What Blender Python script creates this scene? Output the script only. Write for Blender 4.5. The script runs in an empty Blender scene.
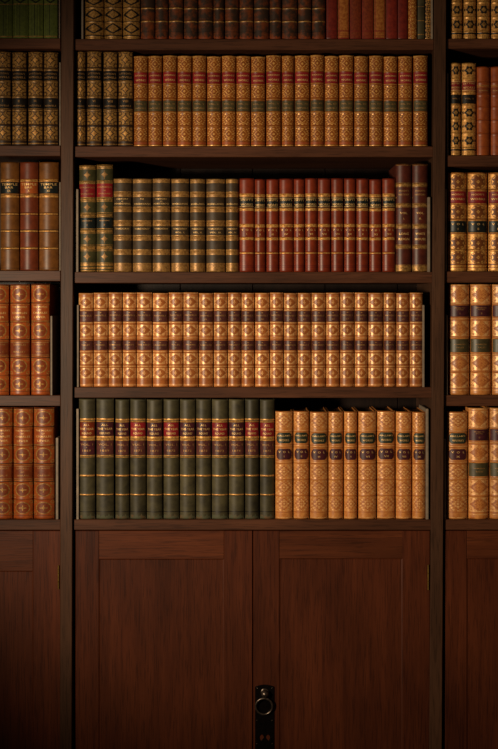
import bpy, bmesh, math, random
import numpy as np

random.seed(7)
C = bpy.context.scene.collection
S = 0.0025                    # metres per pixel on the plane of the shelf fronts
DIST = 3.2
CX = 249.0
EYE = 300.0                   # pixel row of the horizon
FLOOR_PX = 872.0

def Xp(px, y=0.0): return (px - CX) * S * (DIST + y) / DIST
def Zp(py): return (FLOOR_PX - py) * S

# ------------------------------------------------------------------ camera
cam_d = bpy.data.cameras.new('camera'); cam = bpy.data.objects.new('camera', cam_d); C.objects.link(cam)
cam.location = (0, -DIST, Zp(EYE)); cam.rotation_euler = (math.pi / 2, 0, 0)
cam_d.sensor_fit = 'VERTICAL'; cam_d.sensor_height = 36.0
cam_d.lens = 36.0 * DIST / (749 * S)
cam_d.shift_y = -(374.5 - EYE) / 749.0
cam_d.clip_start = 0.05
bpy.context.scene.camera = cam

# ------------------------------------------------------------------ light
sc = bpy.context.scene
sc.view_settings.view_transform = 'Standard'; sc.view_settings.look = 'None'
sc.view_settings.gamma = 1.0; sc.view_settings.use_curve_mapping = False
sc.view_settings.exposure = 0.0
w = bpy.data.worlds.new('world'); sc.world = w; w.use_nodes = True
bg = w.node_tree.nodes['Background']; bg.inputs[0].default_value = (1.0, 0.72, 0.5, 1); bg.inputs[1].default_value = 0.042

def spot(name, loc, target, power, size, radius, blend, col):
    d = bpy.data.lights.new(name, 'SPOT'); o = bpy.data.objects.new(name, d); C.objects.link(o)
    d.energy = power; d.spot_size = math.radians(size); d.spot_blend = blend; d.shadow_soft_size = radius; d.color = col
    o.location = loc
    import mathutils
    o.rotation_euler = (mathutils.Vector(target) - mathutils.Vector(loc)).to_track_quat('-Z', 'Y').to_euler()
    return o
spot('reading_lamp', (-1.5, -2.15, Zp(340)), (Xp(290), 0, Zp(368)), 262, 54, 0.11, 1.0, (1.0, 0.82, 0.58))

# ------------------------------------------------------------------ materials
def lin(h):
    h = h.lstrip('#'); r = [int(h[i:i+2], 16) / 255 for i in (0, 2, 4)]
    return tuple((c / 12.92 if c <= .04045 else ((c + .055) / 1.055) ** 2.4) for c in r) + (1,)

def new_mat(name):
    m = bpy.data.materials.new(name); m.use_nodes = True
    nt = m.node_tree; b = nt.nodes['Principled BSDF']
    return m, nt, b

def surf(name, c1, c2, scale=60, rough=.5, metal=0.0, bump=.15, spec=.5, sharp=(.35, .65), stretch=(1, 1, 1), vary=.12, coat=0):
    m, nt, b = new_mat(name); N = nt.nodes; L = nt.links
    tc = N.new('ShaderNodeTexCoord'); oi = N.new('ShaderNodeObjectInfo')
    mul = N.new('ShaderNodeMath'); mul.operation = 'MULTIPLY'; mul.inputs[1].default_value = 37.0
    L.new(oi.outputs['Random'], mul.inputs[0])
    add = N.new('ShaderNodeVectorMath'); add.operation = 'ADD'
    L.new(tc.outputs['Object'], add.inputs[0]); L.new(mul.outputs[0], add.inputs[1])
    mp = N.new('ShaderNodeMapping'); mp.inputs['Scale'].default_value = stretch
    L.new(add.outputs[0], mp.inputs['Vector'])
    no = N.new('ShaderNodeTexNoise'); no.inputs['Scale'].default_value = scale; no.inputs['Detail'].default_value = 6; no.inputs['Roughness'].default_value = .65
    L.new(mp.outputs[0], no.inputs['Vector'])
    mr = N.new('ShaderNodeMapRange'); mr.inputs['From Min'].default_value = sharp[0]; mr.inputs['From Max'].default_value = sharp[1]
    L.new(no.outputs['Fac'], mr.inputs['Value'])
    mx = N.new('ShaderNodeMix'); mx.data_type = 'RGBA'
    mx.inputs[6].default_value = lin(c1); mx.inputs[7].default_value = lin(c2)
    L.new(mr.outputs[0], mx.inputs[0])
    hs = N.new('ShaderNodeHueSaturation')
    vr = N.new('ShaderNodeMapRange'); vr.inputs['To Min'].default_value = 1 - vary; vr.inputs['To Max'].default_value = 1 + vary
    L.new(oi.outputs['Random'], vr.inputs['Value']); L.new(vr.outputs[0], hs.inputs['Value'])
    L.new(mx.outputs[2], hs.inputs['Color']); L.new(hs.outputs[0], b.inputs['Base Color'])
    b.inputs['Roughness'].default_value = rough; b.inputs['Metallic'].default_value = metal
    b.inputs['Specular IOR Level'].default_value = spec * .78; b.inputs['Coat Weight'].default_value = coat
    b.inputs['Coat Roughness'].default_value = .35
    if bump:
        bp = N.new('ShaderNodeBump'); bp.inputs['Strength'].default_value = bump; bp.inputs['Distance'].default_value = .001
        L.new(no.outputs['Fac'], bp.inputs['Height']); L.new(bp.outputs[0], b.inputs['Normal'])
    return m

def wood(name, c1, c2, c3, vertical=True, rough=.42):
    m, nt, b = new_mat(name); N = nt.nodes; L = nt.links
    tc = N.new('ShaderNodeTexCoord'); oi = N.new('ShaderNodeObjectInfo')
    mul = N.new('ShaderNodeMath'); mul.operation = 'MULTIPLY'; mul.inputs[1].default_value = 11.0
    L.new(oi.outputs['Random'], mul.inputs[0])
    add = N.new('ShaderNodeVectorMath'); add.operation = 'ADD'
    L.new(tc.outputs['Object'], add.inputs[0]); L.new(mul.outputs[0], add.inputs[1])
    def noise(scale, st, det=8, rg=.6, dist=0):
        mp = N.new('ShaderNodeMapping'); mp.inputs['Scale'].default_value = st if vertical else (st[2], st[1], st[0])
        L.new(add.outputs[0], mp.inputs['Vector'])
        n = N.new('ShaderNodeTexNoise'); n.inputs['Scale'].default_value = scale; n.inputs['Detail'].default_value = det
        n.inputs['Roughness'].default_value = rg; n.inputs['Distortion'].default_value = dist
        L.new(mp.outputs[0], n.inputs['Vector']); return n
    g = noise(60, (1, 1, .05), dist=.3); f = noise(320, (1, 1, .045), 3); bl = noise(5, (1, 1, .35), 3)
    r1 = N.new('ShaderNodeMapRange'); r1.inputs['From Min'].default_value = .32; r1.inputs['From Max'].default_value = .68
    L.new(g.outputs['Fac'], r1.inputs['Value'])
    m1 = N.new('ShaderNodeMix'); m1.data_type = 'RGBA'; m1.inputs[6].default_value = lin(c1); m1.inputs[7].default_value = lin(c2)
    L.new(r1.outputs[0], m1.inputs[0])
    r2 = N.new('ShaderNodeMapRange'); r2.inputs['From Min'].default_value = .52; r2.inputs['From Max'].default_value = .62
    r2.inputs['To Max'].default_value = .5
    L.new(f.outputs['Fac'], r2.inputs['Value'])
    m2 = N.new('ShaderNodeMix'); m2.data_type = 'RGBA'; m2.inputs[7].default_value = lin(c3)
    L.new(r2.outputs[0], m2.inputs[0]); L.new(m1.outputs[2], m2.inputs[6])
    hs = N.new('ShaderNodeHueSaturation'); r3 = N.new('ShaderNodeMapRange')
    r3.inputs['From Min'].default_value = .3; r3.inputs['From Max'].default_value = .7
    r3.inputs['To Min'].default_value = .65; r3.inputs['To Max'].default_value = 1.35
    L.new(bl.outputs['Fac'], r3.inputs['Value']); L.new(r3.outputs[0], hs.inputs['Value'])
    L.new(m2.outputs[2], hs.inputs['Color']); L.new(hs.outputs[0], b.inputs['Base Color'])
    b.inputs['Roughness'].default_value = rough; b.inputs['Specular IOR Level'].default_value = .2
    bp = N.new('ShaderNodeBump'); bp.inputs['Strength'].default_value = .2; bp.inputs['Distance'].default_value = .0008
    L.new(f.outputs['Fac'], bp.inputs['Height']); L.new(bp.outputs[0], b.inputs['Normal'])
    return m

M = {}
M['wood'] = wood('dark_oak_upright', '#452d1f', '#533726', '#2a1b12')
M['wood_h'] = wood('dark_oak_shelf', '#482a1b', '#5c3724', '#2a180f', vertical=False)
M['door'] = wood('mahogany_stained_oak', '#451f10', '#582a16', '#291109')
M['door_h'] = wood('mahogany_stained_oak_rail', '#492211', '#5e2f18', '#2c140a', vertical=False)
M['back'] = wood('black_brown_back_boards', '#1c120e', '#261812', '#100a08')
M['gold'] = surf('gilt_tooling', '#dca355', '#945e2a', 200, .38, .3, .3, .55, (.38, .64))
M['gold_old'] = surf('dulled_gilt', '#bd8d49', '#6f4c24', 200, .4, .3, .3, .5, (.36, .64))
M['gold_pale'] = surf('pale_gilt', '#eab272', '#b27038', 150, .34, .15, .25, .55, (.38, .68))
M['letter'] = surf('gilt_lettering', '#e8bf7c', '#d2a05a', 200, .4, .3, 0, .5)
M['letter_dull'] = surf('dull_gilt_lettering', '#b98a50', '#9a6f3c', 200, .45, .3, 0, .5)
M['orange'] = surf('orange_calf', '#96521c', '#733a13', 90, .36, 0, .15, .45)
M['tan'] = surf('tan_calf', '#c47c42', '#a0582a', 80, .36, 0, .15, .5)
M['tan_dark'] = surf('tan_calf_stamped', '#a8602c', '#8a4a20', 120, .38, 0, .2, .45)
M['peach'] = surf('polished_light_calf', '#cf8a48', '#a8622c', 70, .34, 0, .15, .5)
M['red_stamp'] = surf('reddish_blind_stamping', '#a8542a', '#8a3c1c', 120, .45, 0, .2, .45)
M['black'] = surf('black_leather', '#1d1712', '#0f0c0a', 90, .45, 0, .15, .4)
M['darkbrown'] = surf('dark_brown_calf', '#3c2718', '#2a1a10', 60, .48, 0, .15, .4)
M['cocoa'] = surf('umber_calf', '#463625', '#33271a', 60, .5, 0, .2, .35)
M['worn'] = surf('worn_dark_calf', '#35241a', '#7a3a17', 48, .5, 0, .3, .35, (.45, .68))
M['worn_tail'] = surf('worn_orange_tail', '#8a3c16', '#5e2a12', 90, .55, 0, .3, .3)
M['crimson'] = surf('crimson_label', '#8c1f22', '#741618', 100, .42, 0, .15, .4)
M['purple'] = surf('plum_label', '#4e2226', '#3a171d', 100, .4, 0, .15, .4)
M['puce'] = surf('faded_purple_brown_label', '#5a302a', '#43221e', 100, .4, 0, .15, .4)
M['greenlabel'] = surf('dark_green_label', '#33372a', '#23281e', 100, .38, 0, .15, .5)
M['olivelabel'] = surf('olive_label', '#54482c', '#3f3722', 90, .4, 0, .15, .45)
M['blacklabel'] = surf('blue_black_label', '#1c211f', '#101312', 100, .38, 0, .15, .5)
M['olive'] = surf('olive_calf', '#454024', '#333019', 70, .45, 0, .2, .4)
M['bottle'] = surf('faded_green_cloth', '#474029', '#2b261a', 34, .5, 0, .2, .4, (.35, .7), vary=.32)
M['bottle_worn'] = surf('scuffed_green_cloth', '#4a4a36', '#6b4426', 45, .6, 0, .25, .3, (.5, .75))
M['grass'] = surf('moss_green_cloth', '#66702e', '#535d26', 120, .65, 0, .2, .25)
M['grass_dark'] = surf('moss_green_cloth_stripe', '#262d12', '#1d240f', 120, .65, 0, .2, .25)
M['red'] = surf('russet_calf', '#7e2d14', '#5e200e', 55, .36, 0, .2, .45, (.35, .7))
M['red_dark'] = surf('dark_russet_band', '#6b2012', '#54180f', 80, .4, 0, .15, .45)
M['maroon'] = surf('maroon_morocco', '#5a2517', '#431a11', 60, .4, 0, .2, .45)
M['brick'] = surf('terracotta_morocco', '#a3501f', '#843a16', 60, .36, 0, .2, .5)
M['brick_dark'] = surf('terracotta_morocco_stamped', '#7f3a18', '#672c12', 100, .4, 0, .2, .45)
M['brown'] = surf('golden_brown_calf', '#7d4c1e', '#5f3815', 45, .4, 0, .15, .45)
M['redbrown'] = surf('red_brown_calf', '#733218', '#5a2510', 45, .4, 0, .15, .45)
M['claret'] = surf('claret_cloth', '#7e2617', '#5f1810', 100, .65, 0, .3, .25)
M['sandcloth'] = surf('sand_marbled_cloth', '#a0622a', '#824418', 170, .65, 0, .3, .25, (.4, .6))
M['russetcloth'] = surf('russet_marbled_cloth', '#7c3417', '#642611', 170, .65, 0, .3, .25, (.4, .6))
M['pages'] = surf('aged_paper', '#8d7658', '#5e4a33', 300, .85, 0, .3, .2, stretch=(1, .04, .04))
M['dust'] = surf('dusty_paper_tops', '#3b332b', '#2a231d', 200, .9, 0, .3, .2)
M['support'] = surf('grey_board', '#8d7b68', '#74675a', 60, .6, 0, .1, .3)
M['iron'] = surf('blackened_iron', '#1d1513', '#120e0d', 120, .4, .8, .3, .5)
M['steel'] = surf('worn_steel_ring', '#8a7b6e', '#5a4d44', 150, .32, .9, .1, .5)
M['brass'] = surf('dull_brass', '#8a6a30', '#6a5024', 150, .4, .8, .1, .5)
M['plaster'] = surf('plaster', '#5c5348', '#554c42', 20, .8, 0, .1, .3)
M['floorwood'] = wood('oak_floor', '#4a3222', '#5a3d28', '#2c1c12', vertical=False)

# ------------------------------------------------------------------ helpers
def link_mesh(name, verts, faces, mats, idx=None, parent=None, smooth=None):
    me = bpy.data.meshes.new(name); me.from_pydata([tuple(map(float, v)) for v in verts], [], faces)
    for m in mats: me.materials.append(M[m] if isinstance(m, str) else m)
    if idx is not None: me.polygons.foreach_set('material_index', np.asarray(idx, dtype=np.int32))
    if smooth is not None: me.polygons.foreach_set('use_smooth', np.asarray(smooth, dtype=bool))
    me.update()
    o = bpy.data.objects.new(name, me); C.objects.link(o)
    if parent: o.parent = parent
    return o

class MB:
    def __init__(s): s.v = []; s.f = []; s.m = []; s.sm = []
    def add(s, vs, fs, m=0, sm=False):
        b = len(s.v); s.v += [tuple(map(float, p)) for p in vs]
        s.f += [tuple(b + i for i in f) for f in fs]; s.m += [m] * len(fs); s.sm += [sm] * len(fs)
    def box(s, x0, x1, y0, y1, z0, z1, m=0, ch=0.0, lean=0.0):
        """box with chamfered front edges; lean shifts x at z0 relative to z1"""
        if ch <= 0:
            vs = [(x0, y0, z0), (x1, y0, z0), (x1, y1, z0), (x0, y1, z0), (x0, y0, z1), (x1, y0, z1), (x1, y1, z1), (x0, y1, z1)]
            fs = [(0, 1, 5, 4), (1, 2, 6, 5), (2, 3, 7, 6), (3, 0, 4, 7), (4, 5, 6, 7), (3, 2, 1, 0)]
        else:
            c = ch
            r0 = [(x0 + c, y0, z0 + c), (x1 - c, y0, z0 + c), (x1 - c, y0, z1 - c), (x0 + c, y0, z1 - c)]
            r1 = [(x0, y0 + c, z0), (x1, y0 + c, z0), (x1, y0 + c, z1), (x0, y0 + c, z1)]
            r2 = [(x0, y1, z0), (x1, y1, z0), (x1, y1, z1), (x0, y1, z1)]
            vs = r0 + r1 + r2
            fs = [(0, 1, 2, 3)] + [(4 * k + i + 4, 4 * k + (i + 1) % 4 + 4, 4 * k + (i + 1) % 4, 4 * k + i) for k in (0, 1) for i in range(4)] + [(11, 10, 9, 8)]
        if lean:
            vs = [(x + lean * (1 - (z - z0) / (z1 - z0)), y, z) for x, y, z in vs]
        s.add(vs, fs, m)
    def build(s, name, mats, parent=None):
        o = link_mesh(name, s.v, s.f, mats, s.m, parent, s.sm)
        bm = bmesh.new(); bm.from_mesh(o.data); bmesh.ops.recalc_face_normals(bm, faces=bm.faces); bm.to_mesh(o.data); bm.free()
        return o

def empty(name, loc, label, cat, group=None):
    o = bpy.data.objects.new(name, None); C.objects.link(o); o.location = loc; o.empty_display_size = .02
    o['label'] = label; o['category'] = cat
    if group: o['group'] = group
    return o
def struct(o): o['kind'] = 'structure'; return o

# ------------------------------------------------------------------ room
mb = MB(); mb.box(-3.2, 3.2, -4.6, .46, -.08, 0); struct(mb.build('floor', ['floorwood']))
mb = MB(); mb.box(-3.2, 3.2, .36, .46, 0, 3.2); struct(mb.build('wall_back', ['plaster']))

# ------------------------------------------------------------------ bookcase
case = empty('bookcase', (0, 0, 0), 'tall dark oak library bookcase with panelled cupboard doors below open shelves', 'bookcase')
BACK = .30; TOPZ = Zp(-85)
# uprights: (x at the top of the picture, x at the bottom)
def upright(xt0, xt1, xb0, xb1):
    y0 = -.0095; m = MB(); c = .0012
    zt = TOPZ; sl0 = (xb0 - xt0) / 749.0; sl1 = (xb1 - xt1) / 749.0
    def ring(z, py):
        a = Xp(xt0 + sl0 * py, y0); b = Xp(xt1 + sl1 * py, y0)
        return [(a + c, y0, z), (b - c, y0, z), (b, y0 + c, z), (b, BACK, z), (a, BACK, z), (a, y0 + c, z)]
    lo, hi = ring(0, FLOOR_PX), ring(zt, -85)
    vs = lo + hi; n = 6
    fs = [(i, (i + 1) % n, (i + 1) % n + n, i + n) for i in range(n)] + [tuple(range(n, 2 * n)), tuple(reversed(range(n)))]
    m.add(vs, fs); return m.build('upright', ['wood'], case)
upright(61.2, 73.6, 59.9, 71.6)
upright(434.6, 446.3, 429.6, 442.0)
upright(-307, -295, -309, -297)
upright(801, 813, 798, 810)
def shelf(px0, px1, p0, p1, y0=0.0):
    m = MB(); m.box(Xp(px0), Xp(px1), y0, BACK - .012, Zp(p1), Zp(p0), 0, .0012); return m.build('shelf', ['wood_h'], case)
MAIN = [39, 146.4, 272, 387.2, 519.6]; LEFT = [38.3, 145.5, 270.6, 395.4, 519.6]; RIGHT = [38.7, 155.4, 271.4, 395.2, 519.6]
BOT = {'m': [50, 157, 283, 397.8, 530], 'l': [48.8, 156, 281, 406, 530], 'r': [48.6, 166.5, 282.5, 406, 530]}
XR = [433.8, 433.2, 432.4, 431.8, 431]      # right end of the middle shelves follows the leaning upright
for i in range(5):
    shelf(74.0 if i < 4 else 73, XR[i], MAIN[i], BOT['m'][i])
    shelf(-295.5, 60.4, LEFT[i], BOT['l'][i])
    shelf(446.4 if i < 2 else 443.9, 799, RIGHT[i], BOT['r'][i])
for a, b in ((74.3, 433.9), (-295, 60.8), (447, 800)): shelf(a, b, -75, -64)
# back boards
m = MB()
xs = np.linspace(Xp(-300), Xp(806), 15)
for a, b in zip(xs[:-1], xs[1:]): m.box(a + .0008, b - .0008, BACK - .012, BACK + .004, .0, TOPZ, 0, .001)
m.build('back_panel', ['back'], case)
m = MB(); m.box(Xp(-315), Xp(821), -.04, BACK + .02, TOPZ, TOPZ + .035, 0, .006); m.box(Xp(-312), Xp(818), -.028, BACK + .01, TOPZ - .03, TOPZ, 0, .004)
m.build('cornice', ['wood_h'], case)
m = MB(); m.box(Xp(-295), Xp(798), -.002, .02, .0, .07, 0, .002); m.build('plinth', ['wood_h'], case)

def door(px0, px1, pt, inner, hinge_side=None, name='door'):
    """framed cupboard door: two stiles, two rails, a slightly sunk panel"""
    y0 = .0; t = .022; z1 = Zp(pt); z0 = .075
    ix0, ix1, iy = inner
    m = MB()
    m.box(Xp(px0), Xp(ix0), y0, t, z0, z1, 0, .0012); m.box(Xp(ix1), Xp(px1), y0, t, z0, z1, 0, .0012)
    zt = Zp(iy); zb = z0 + .09
    m.box(Xp(ix0) + .0001, Xp(ix1) - .0001, y0 + .0003, t, zt, z1, 1, .0008); m.box(Xp(ix0) + .0001, Xp(ix1) - .0001, y0 + .0003, t, z0, zb, 1, .0008)
    m.box(Xp(ix0) - .004, Xp(ix1) + .004, y0 + .0018, t - .004, zb - .004, zt + .004, 0)
    # shallow moulded slope round the sunk panel
    a, b, c_, d = Xp(ix0), Xp(ix1), zb, zt; e = .0028
    o_ = [(a, y0 + .0006, c_), (b, y0 + .0006, c_), (b, y0 + .0006, d), (a, y0 + .0006, d)]
    i_ = [(a + e, y0 + .0019, c_ + e), (b - e, y0 + .0019, c_ + e), (b - e, y0 + .0019, d - e), (a + e, y0 + .0019, d - e)]
    m.add(o_ + i_, [(k, (k + 1) % 4, (k + 1) % 4 + 4, k + 4) for k in range(4)], 0)
    return m.build(name, ['door', 'door_h'], case)
dl = door(75.5, 252.4, 530.9, (99, 224, 559.0))
dr = door(253.3, 430.0, 530.9, (279.5, 402.5, 558.5))
dleft = door(-118, 60.4, 530.9, (-92, 33, 571))
door(-294, -119, 530.9, (-268, -145, 571))
dright = door(445.0, 622, 530.9, (467, 596, 558.5))
door(623, 797, 530.9, (647, 772, 558.5))
def hinge(px, p0, p1, par, mat='brass'):
    m = MB(); r = .0022; n = 12; x = Xp(px); y = -.0012
    for k in range(3):
        za = Zp(p1) + (Zp(p0) - Zp(p1)) * k / 3 + .0004; zb = Zp(p1) + (Zp(p0) - Zp(p1)) * (k + 1) / 3 - .0004
        ring = [(x + r * math.cos(2 * math.pi * i / n), y + r * math.sin(2 * math.pi * i / n)) for i in range(n)]
        vs = [(a, b, za) for a, b in ring] + [(a, b, zb) for a, b in ring]
        m.add(vs, [(i, (i + 1) % n, (i + 1) % n + n, i + n) for i in range(n)] + [tuple(range(n)), tuple(range(n, 2 * n))], 0, False)
    return m.build('hinge', [mat], par)
hinge(428.2, 564.5, 590, dr); hinge(58.6, 565, 589, dleft)

# handle: pierced iron plate, stem and ring on the right-hand door
def poly_curve_mesh(name, loops, thick, mat, parent, loc):
    cu = bpy.data.curves.new('plate_outline', 'CURVE'); cu.dimensions = '2D'; cu.fill_mode = 'BOTH'; cu.extrude = thick / 2; cu.bevel_depth = .0004
    for lp in loops:
        sp = cu.splines.new('POLY'); sp.points.add(len(lp) - 1)
        for p, (x, y) in zip(sp.points, lp): p.co = (x, y, 0, 1)
        sp.use_cyclic_u = True
    tmp = bpy.data.objects.new('tmp', cu)
    me = bpy.data.meshes.new_from_object(tmp); bpy.data.objects.remove(tmp)
    me.materials.clear(); me.materials.append(M[mat]); me.name = name
    o = bpy.data.objects.new(name, me); C.objects.link(o); o.parent = parent; o.location = loc; o.rotation_euler = (math.pi / 2, 0, 0)
    return o
hx, hz = Xp(264.6), Zp(725)
W2, top, bot = 9.4 * S, 40.2 * S, -40.2 * S
out = [(-W2, bot + .004)] + [(-W2, top - .006)]
for k in range(9): out.append((-W2 + .001 + (2 * W2 - .002) * k / 8, top - .004 + .0045 * math.sin(math.pi * k / 8)))
out += [(W2, top - .006), (W2, bot + .004)]
for k in range(9): out.append((W2 - .001 - (2 * W2 - .002) * k / 8, bot + .002 - .0045 * math.sin(math.pi * k / 8)))
def leaf(cx, cy, sgn):
    pts = []
    for k in range(18):
        a = 2 * math.pi * k / 18
        x = math.cos(a) * 2.4; y = math.sin(a) * 3.4
        if y < 0: x = x * (1 + y / 5.0) - sgn * y * -.25
        pts.append(((cx + x) * S, (cy + y) * S))
    return pts
plate = poly_curve_mesh('handle_plate', [out, leaf(-3.1, -12.5, 1), leaf(3.1, -12.5, -1)], .0016, 'iron', dr, (hx, -.0012, hz))
m = MB()
for sx in (-7.6, 7.5):
    for sy in (37.3, 5, -18.5, -36):
        x, z = hx + sx * S, hz + sy * S; n = 8; r = .0018
        vs = [(x, -.0042, z)] + [(x + .6 * r * math.cos(2 * math.pi * i / n), -.0038, z + .6 * r * math.sin(2 * math.pi * i / n)) for i in range(n)] + [(x + r * math.cos(2 * math.pi * i / n), -.0022, z + r * math.sin(2 * math.pi * i / n)) for i in range(n)]
        m.add(vs, [(0, 1 + i, 1 + (i + 1) % n) for i in range(n)] + [(1 + i, 1 + n + i, 1 + n + (i + 1) % n, 1 + (i + 1) % n) for i in range(n)], 0, True)
m.build('screw', ['steel'], dr)
# stem (turned knob) - lathe around the y axis
m = MB(); n = 20; prof = [(.0, -.0225), (.0045, -.0215), (.0085, -.018), (.0098, -.0135), (.008, -.010), (.0055, -.0075), (.0065, -.004), (.0105, -.0022)]
kx, kz = Xp(264.8), Zp(692.3)
vs = []
for r, y in prof:
    r = max(r, 1e-5); vs += [(kx + r * math.cos(2 * math.pi * i / n), y, kz + r * math.sin(2 * math.pi * i / n)) for i in range(n)]
m.add(vs, [(j * n + i, j * n + (i + 1) % n, (j + 1) * n + (i + 1) % n, (j + 1) * n + i) for j in range(len(prof) - 1) for i in range(n)], 0, True)
m.build('handle_stem', ['steel'], dr)
m = MB(); R, r, n, k = 8.3 * S, .0027, 48, 12
rx, rz = Xp(264.0), Zp(705.2); vs = []
for i in range(n):
    a = 2 * math.pi * i / n; yy = -.0125 + (1 - math.sin(a)) * .003
    for j in range(k):
        b = 2 * math.pi * j / k; rr = R + r * math.cos(b)
        vs.append((rx + rr * math.cos(a), yy + r * math.sin(b), rz + rr * math.sin(a)))
m.add(vs, [(i * k + j, ((i + 1) % n) * k + j, ((i + 1) % n) * k + (j + 1) % k, i * k + (j + 1) % k) for i in range(n) for j in range(k)], 0, True)
m.build('ring_handle', ['steel'], dr)['label'] = 'round steel pull ring'

# ------------------------------------------------------------------ book supports
def support(px0, px1, ptop, shelf_px, label, side, depth=.165):
    x0, x1 = Xp(px0), Xp(px1); H = (shelf_px - ptop) * S; w_ = x1 - x0
    root = empty('book_support', ((x0 + x1) / 2, .003, Zp(shelf_px) + .0002), label, 'book support', 'grey boards propping the ends of the rows')
    hw = w_ / 2; c = min(.0012, hw * .4); m = MB()
    def ring(y, top): return [(-hw, y, 0), (hw, y, 0), (hw, y, top - c), (hw - c, y, top), (-hw + c, y, top), (-hw, y, top - c)]
    rings = [[(x * .7, y, z) for x, y, z in ring(0, H - .001)], ring(.0012, H), ring(depth * .8, H), ring(depth, H - .03)]
    vs = sum(rings, []); n = 6
    fs = [(j * n + i, j * n + (i + 1) % n, (j + 1) * n + (i + 1) % n, (j + 1) * n + i) for j in range(3) for i in range(n)] + [tuple(range(n)), tuple(range(3 * n, 4 * n))]
    m.add(vs, fs); m.build('upright_board', ['support'], root)
    return root
row_n = ['top visible shelf', 'second shelf', 'third shelf', 'fourth shelf', 'bottom shelf']
SUP = [(81.2, 83.2, -40, 39, 'grey board left of the gilt oval-stamped books, top shelf of middle bay', 0),
 (431.2, 433.2, -40, 39, 'grey board at right end of the top shelf of the middle bay', 0),
 (75.9, 78.3, 189, 272, 'grey board left of the two starred olive books, middle bay', 0),
 (428.0, 430.6, 197, 272, 'grey board right of the two tall maroon books, middle bay', 0),
 (76.8, 78.7, 305, 387.2, 'grey board left of the long row of tan gilt books', 0),
 (422.8, 424.8, 305, 387.2, 'grey board right of the long row of tan gilt books', 0),
 (76.2, 78.7, 409, 519.6, 'grey board left of the dark green books, bottom shelf', 0),
 (426.3, 428.9, 409, 519.6, 'grey board right of the light calf books, bottom shelf of middle bay', 0),
 (58.6, 60.0, -30, 38.3, 'thin grey board right of the moss green books', 0),
 (59.1, 60.5, 62, 145.5, 'thin grey board beside the dark gilt books, second shelf of left bay', 0),
 (59.1, 60.5, 182, 270.6, 'thin grey board right of the brown and red calf books, left bay', 0),
 (50.2, 52.2, 316, 395.4, 'grey board right of terracotta books, fourth shelf of left bay', 0),
 (55.6, 58.2, 438, 519.6, 'grey board right of terracotta books, bottom shelf of left bay', 0),
 (447.2, 448.6, 73, 155.4, 'thin grey board left of the ring-stamped books, second shelf of right bay', 0),
 (445.4, 447.0, 189, 271.4, 'grey board on third shelf of right bay, against the upright', 0),
 (446.0, 448.1, 315, 395.2, 'grey board on fourth shelf of right bay, beside the upright', 0),
 (444.0, 446.2, 439, 519.6, 'grey board on bottom shelf of right bay, beside the upright', 0)]
for a in SUP: support(*a)

# ------------------------------------------------------------------ pattern toolbox (x, v in pixels on the spine, v down from the head)
def band(V, a, b): return (V >= a) & (V < b)
def star4(X, V, cy, r, p=.6): return (np.abs(X) ** p + np.abs(V - cy) ** p) < r ** p
def diamond(X, V, cy, rx, ry): return np.abs(X) / rx + np.abs(V - cy) / ry < 1
def ell(X, V, cy, rx, ry): return (X / rx) ** 2 + ((V - cy) / ry) ** 2 < 1
def lace(X, V, cy, hw, hh, k=1.0):
    ax = np.abs(X); ay = np.abs(V - cy)
    m = (np.sin(2.3 * k * ax + 1.2 * ay) + np.sin(2.6 * k * ay - 1.5 * ax + .8) + .6 * np.sin(4.1 * k * ax) * np.sin(3.7 * ay)) > .35
    corner = (ax / hw + ay / hh) > 1.25
    mid = (np.abs(ax / hw + ay / hh - .66) < .1) & (np.sin(3.1 * ax + .6) + np.sin(2.9 * ay) > -.5)
    return (ax < hw) & (ay < hh) & (m & corner | mid | (np.hypot(ax, ay) < 1.1) | (m & (np.hypot(ax / hw, ay / hh) > .7)))
def fan(X, V, cy, hw, hh):
    """quarter fans in the corners round a lens"""
    ax = np.abs(X) / hw; ay = np.abs(V - cy) / hh
    return (ax < 1) & (ay < 1) & ((1 - ax) ** 2 + (1 - ay) ** 2 < .62)
def cross(X, V, cy, r, t=.45): return ((np.abs(X) < t) & (np.abs(V - cy) < r)) | ((np.abs(V - cy) < t) & (np.abs(X) < r * .75)) | (np.hypot(X, V - cy) < t * 1.9)
def lines(V, ys, t=.35): 
    r = np.zeros_like(V, bool)
    for y in ys: r |= np.abs(V - y) < t
    return r

M['umberdeep'] = surf('deep_brown_stamped_calf', '#74401c', '#5a2f14', 120, .4, 0, .2, .45)
M['bandgold'] = surf('rubbed_gilt_band', '#a0753f', '#6f4a24', 150, .42, .25, .3, .5, (.38, .64))
M['peach_stamp'] = surf('light_calf_stamping', '#b46c38', '#985226', 120, .4, 0, .2, .45)
M['gilt_bright'] = surf('bright_gilt_tooling', '#e8b060', '#a8692c', 170, .36, .25, .3, .55, (.38, .64))
STY = {}
def style(name, W, H, mats, pat, bands=(), labels=(), sag=.235, depth=.145, bh=.0011, tops='dust'):
    STY[name] = dict(W=W, H=H, mats=mats, pat=pat, bands=bands, labels=labels, sag=sag, depth=depth, bh=bh, tops=tops)

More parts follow.
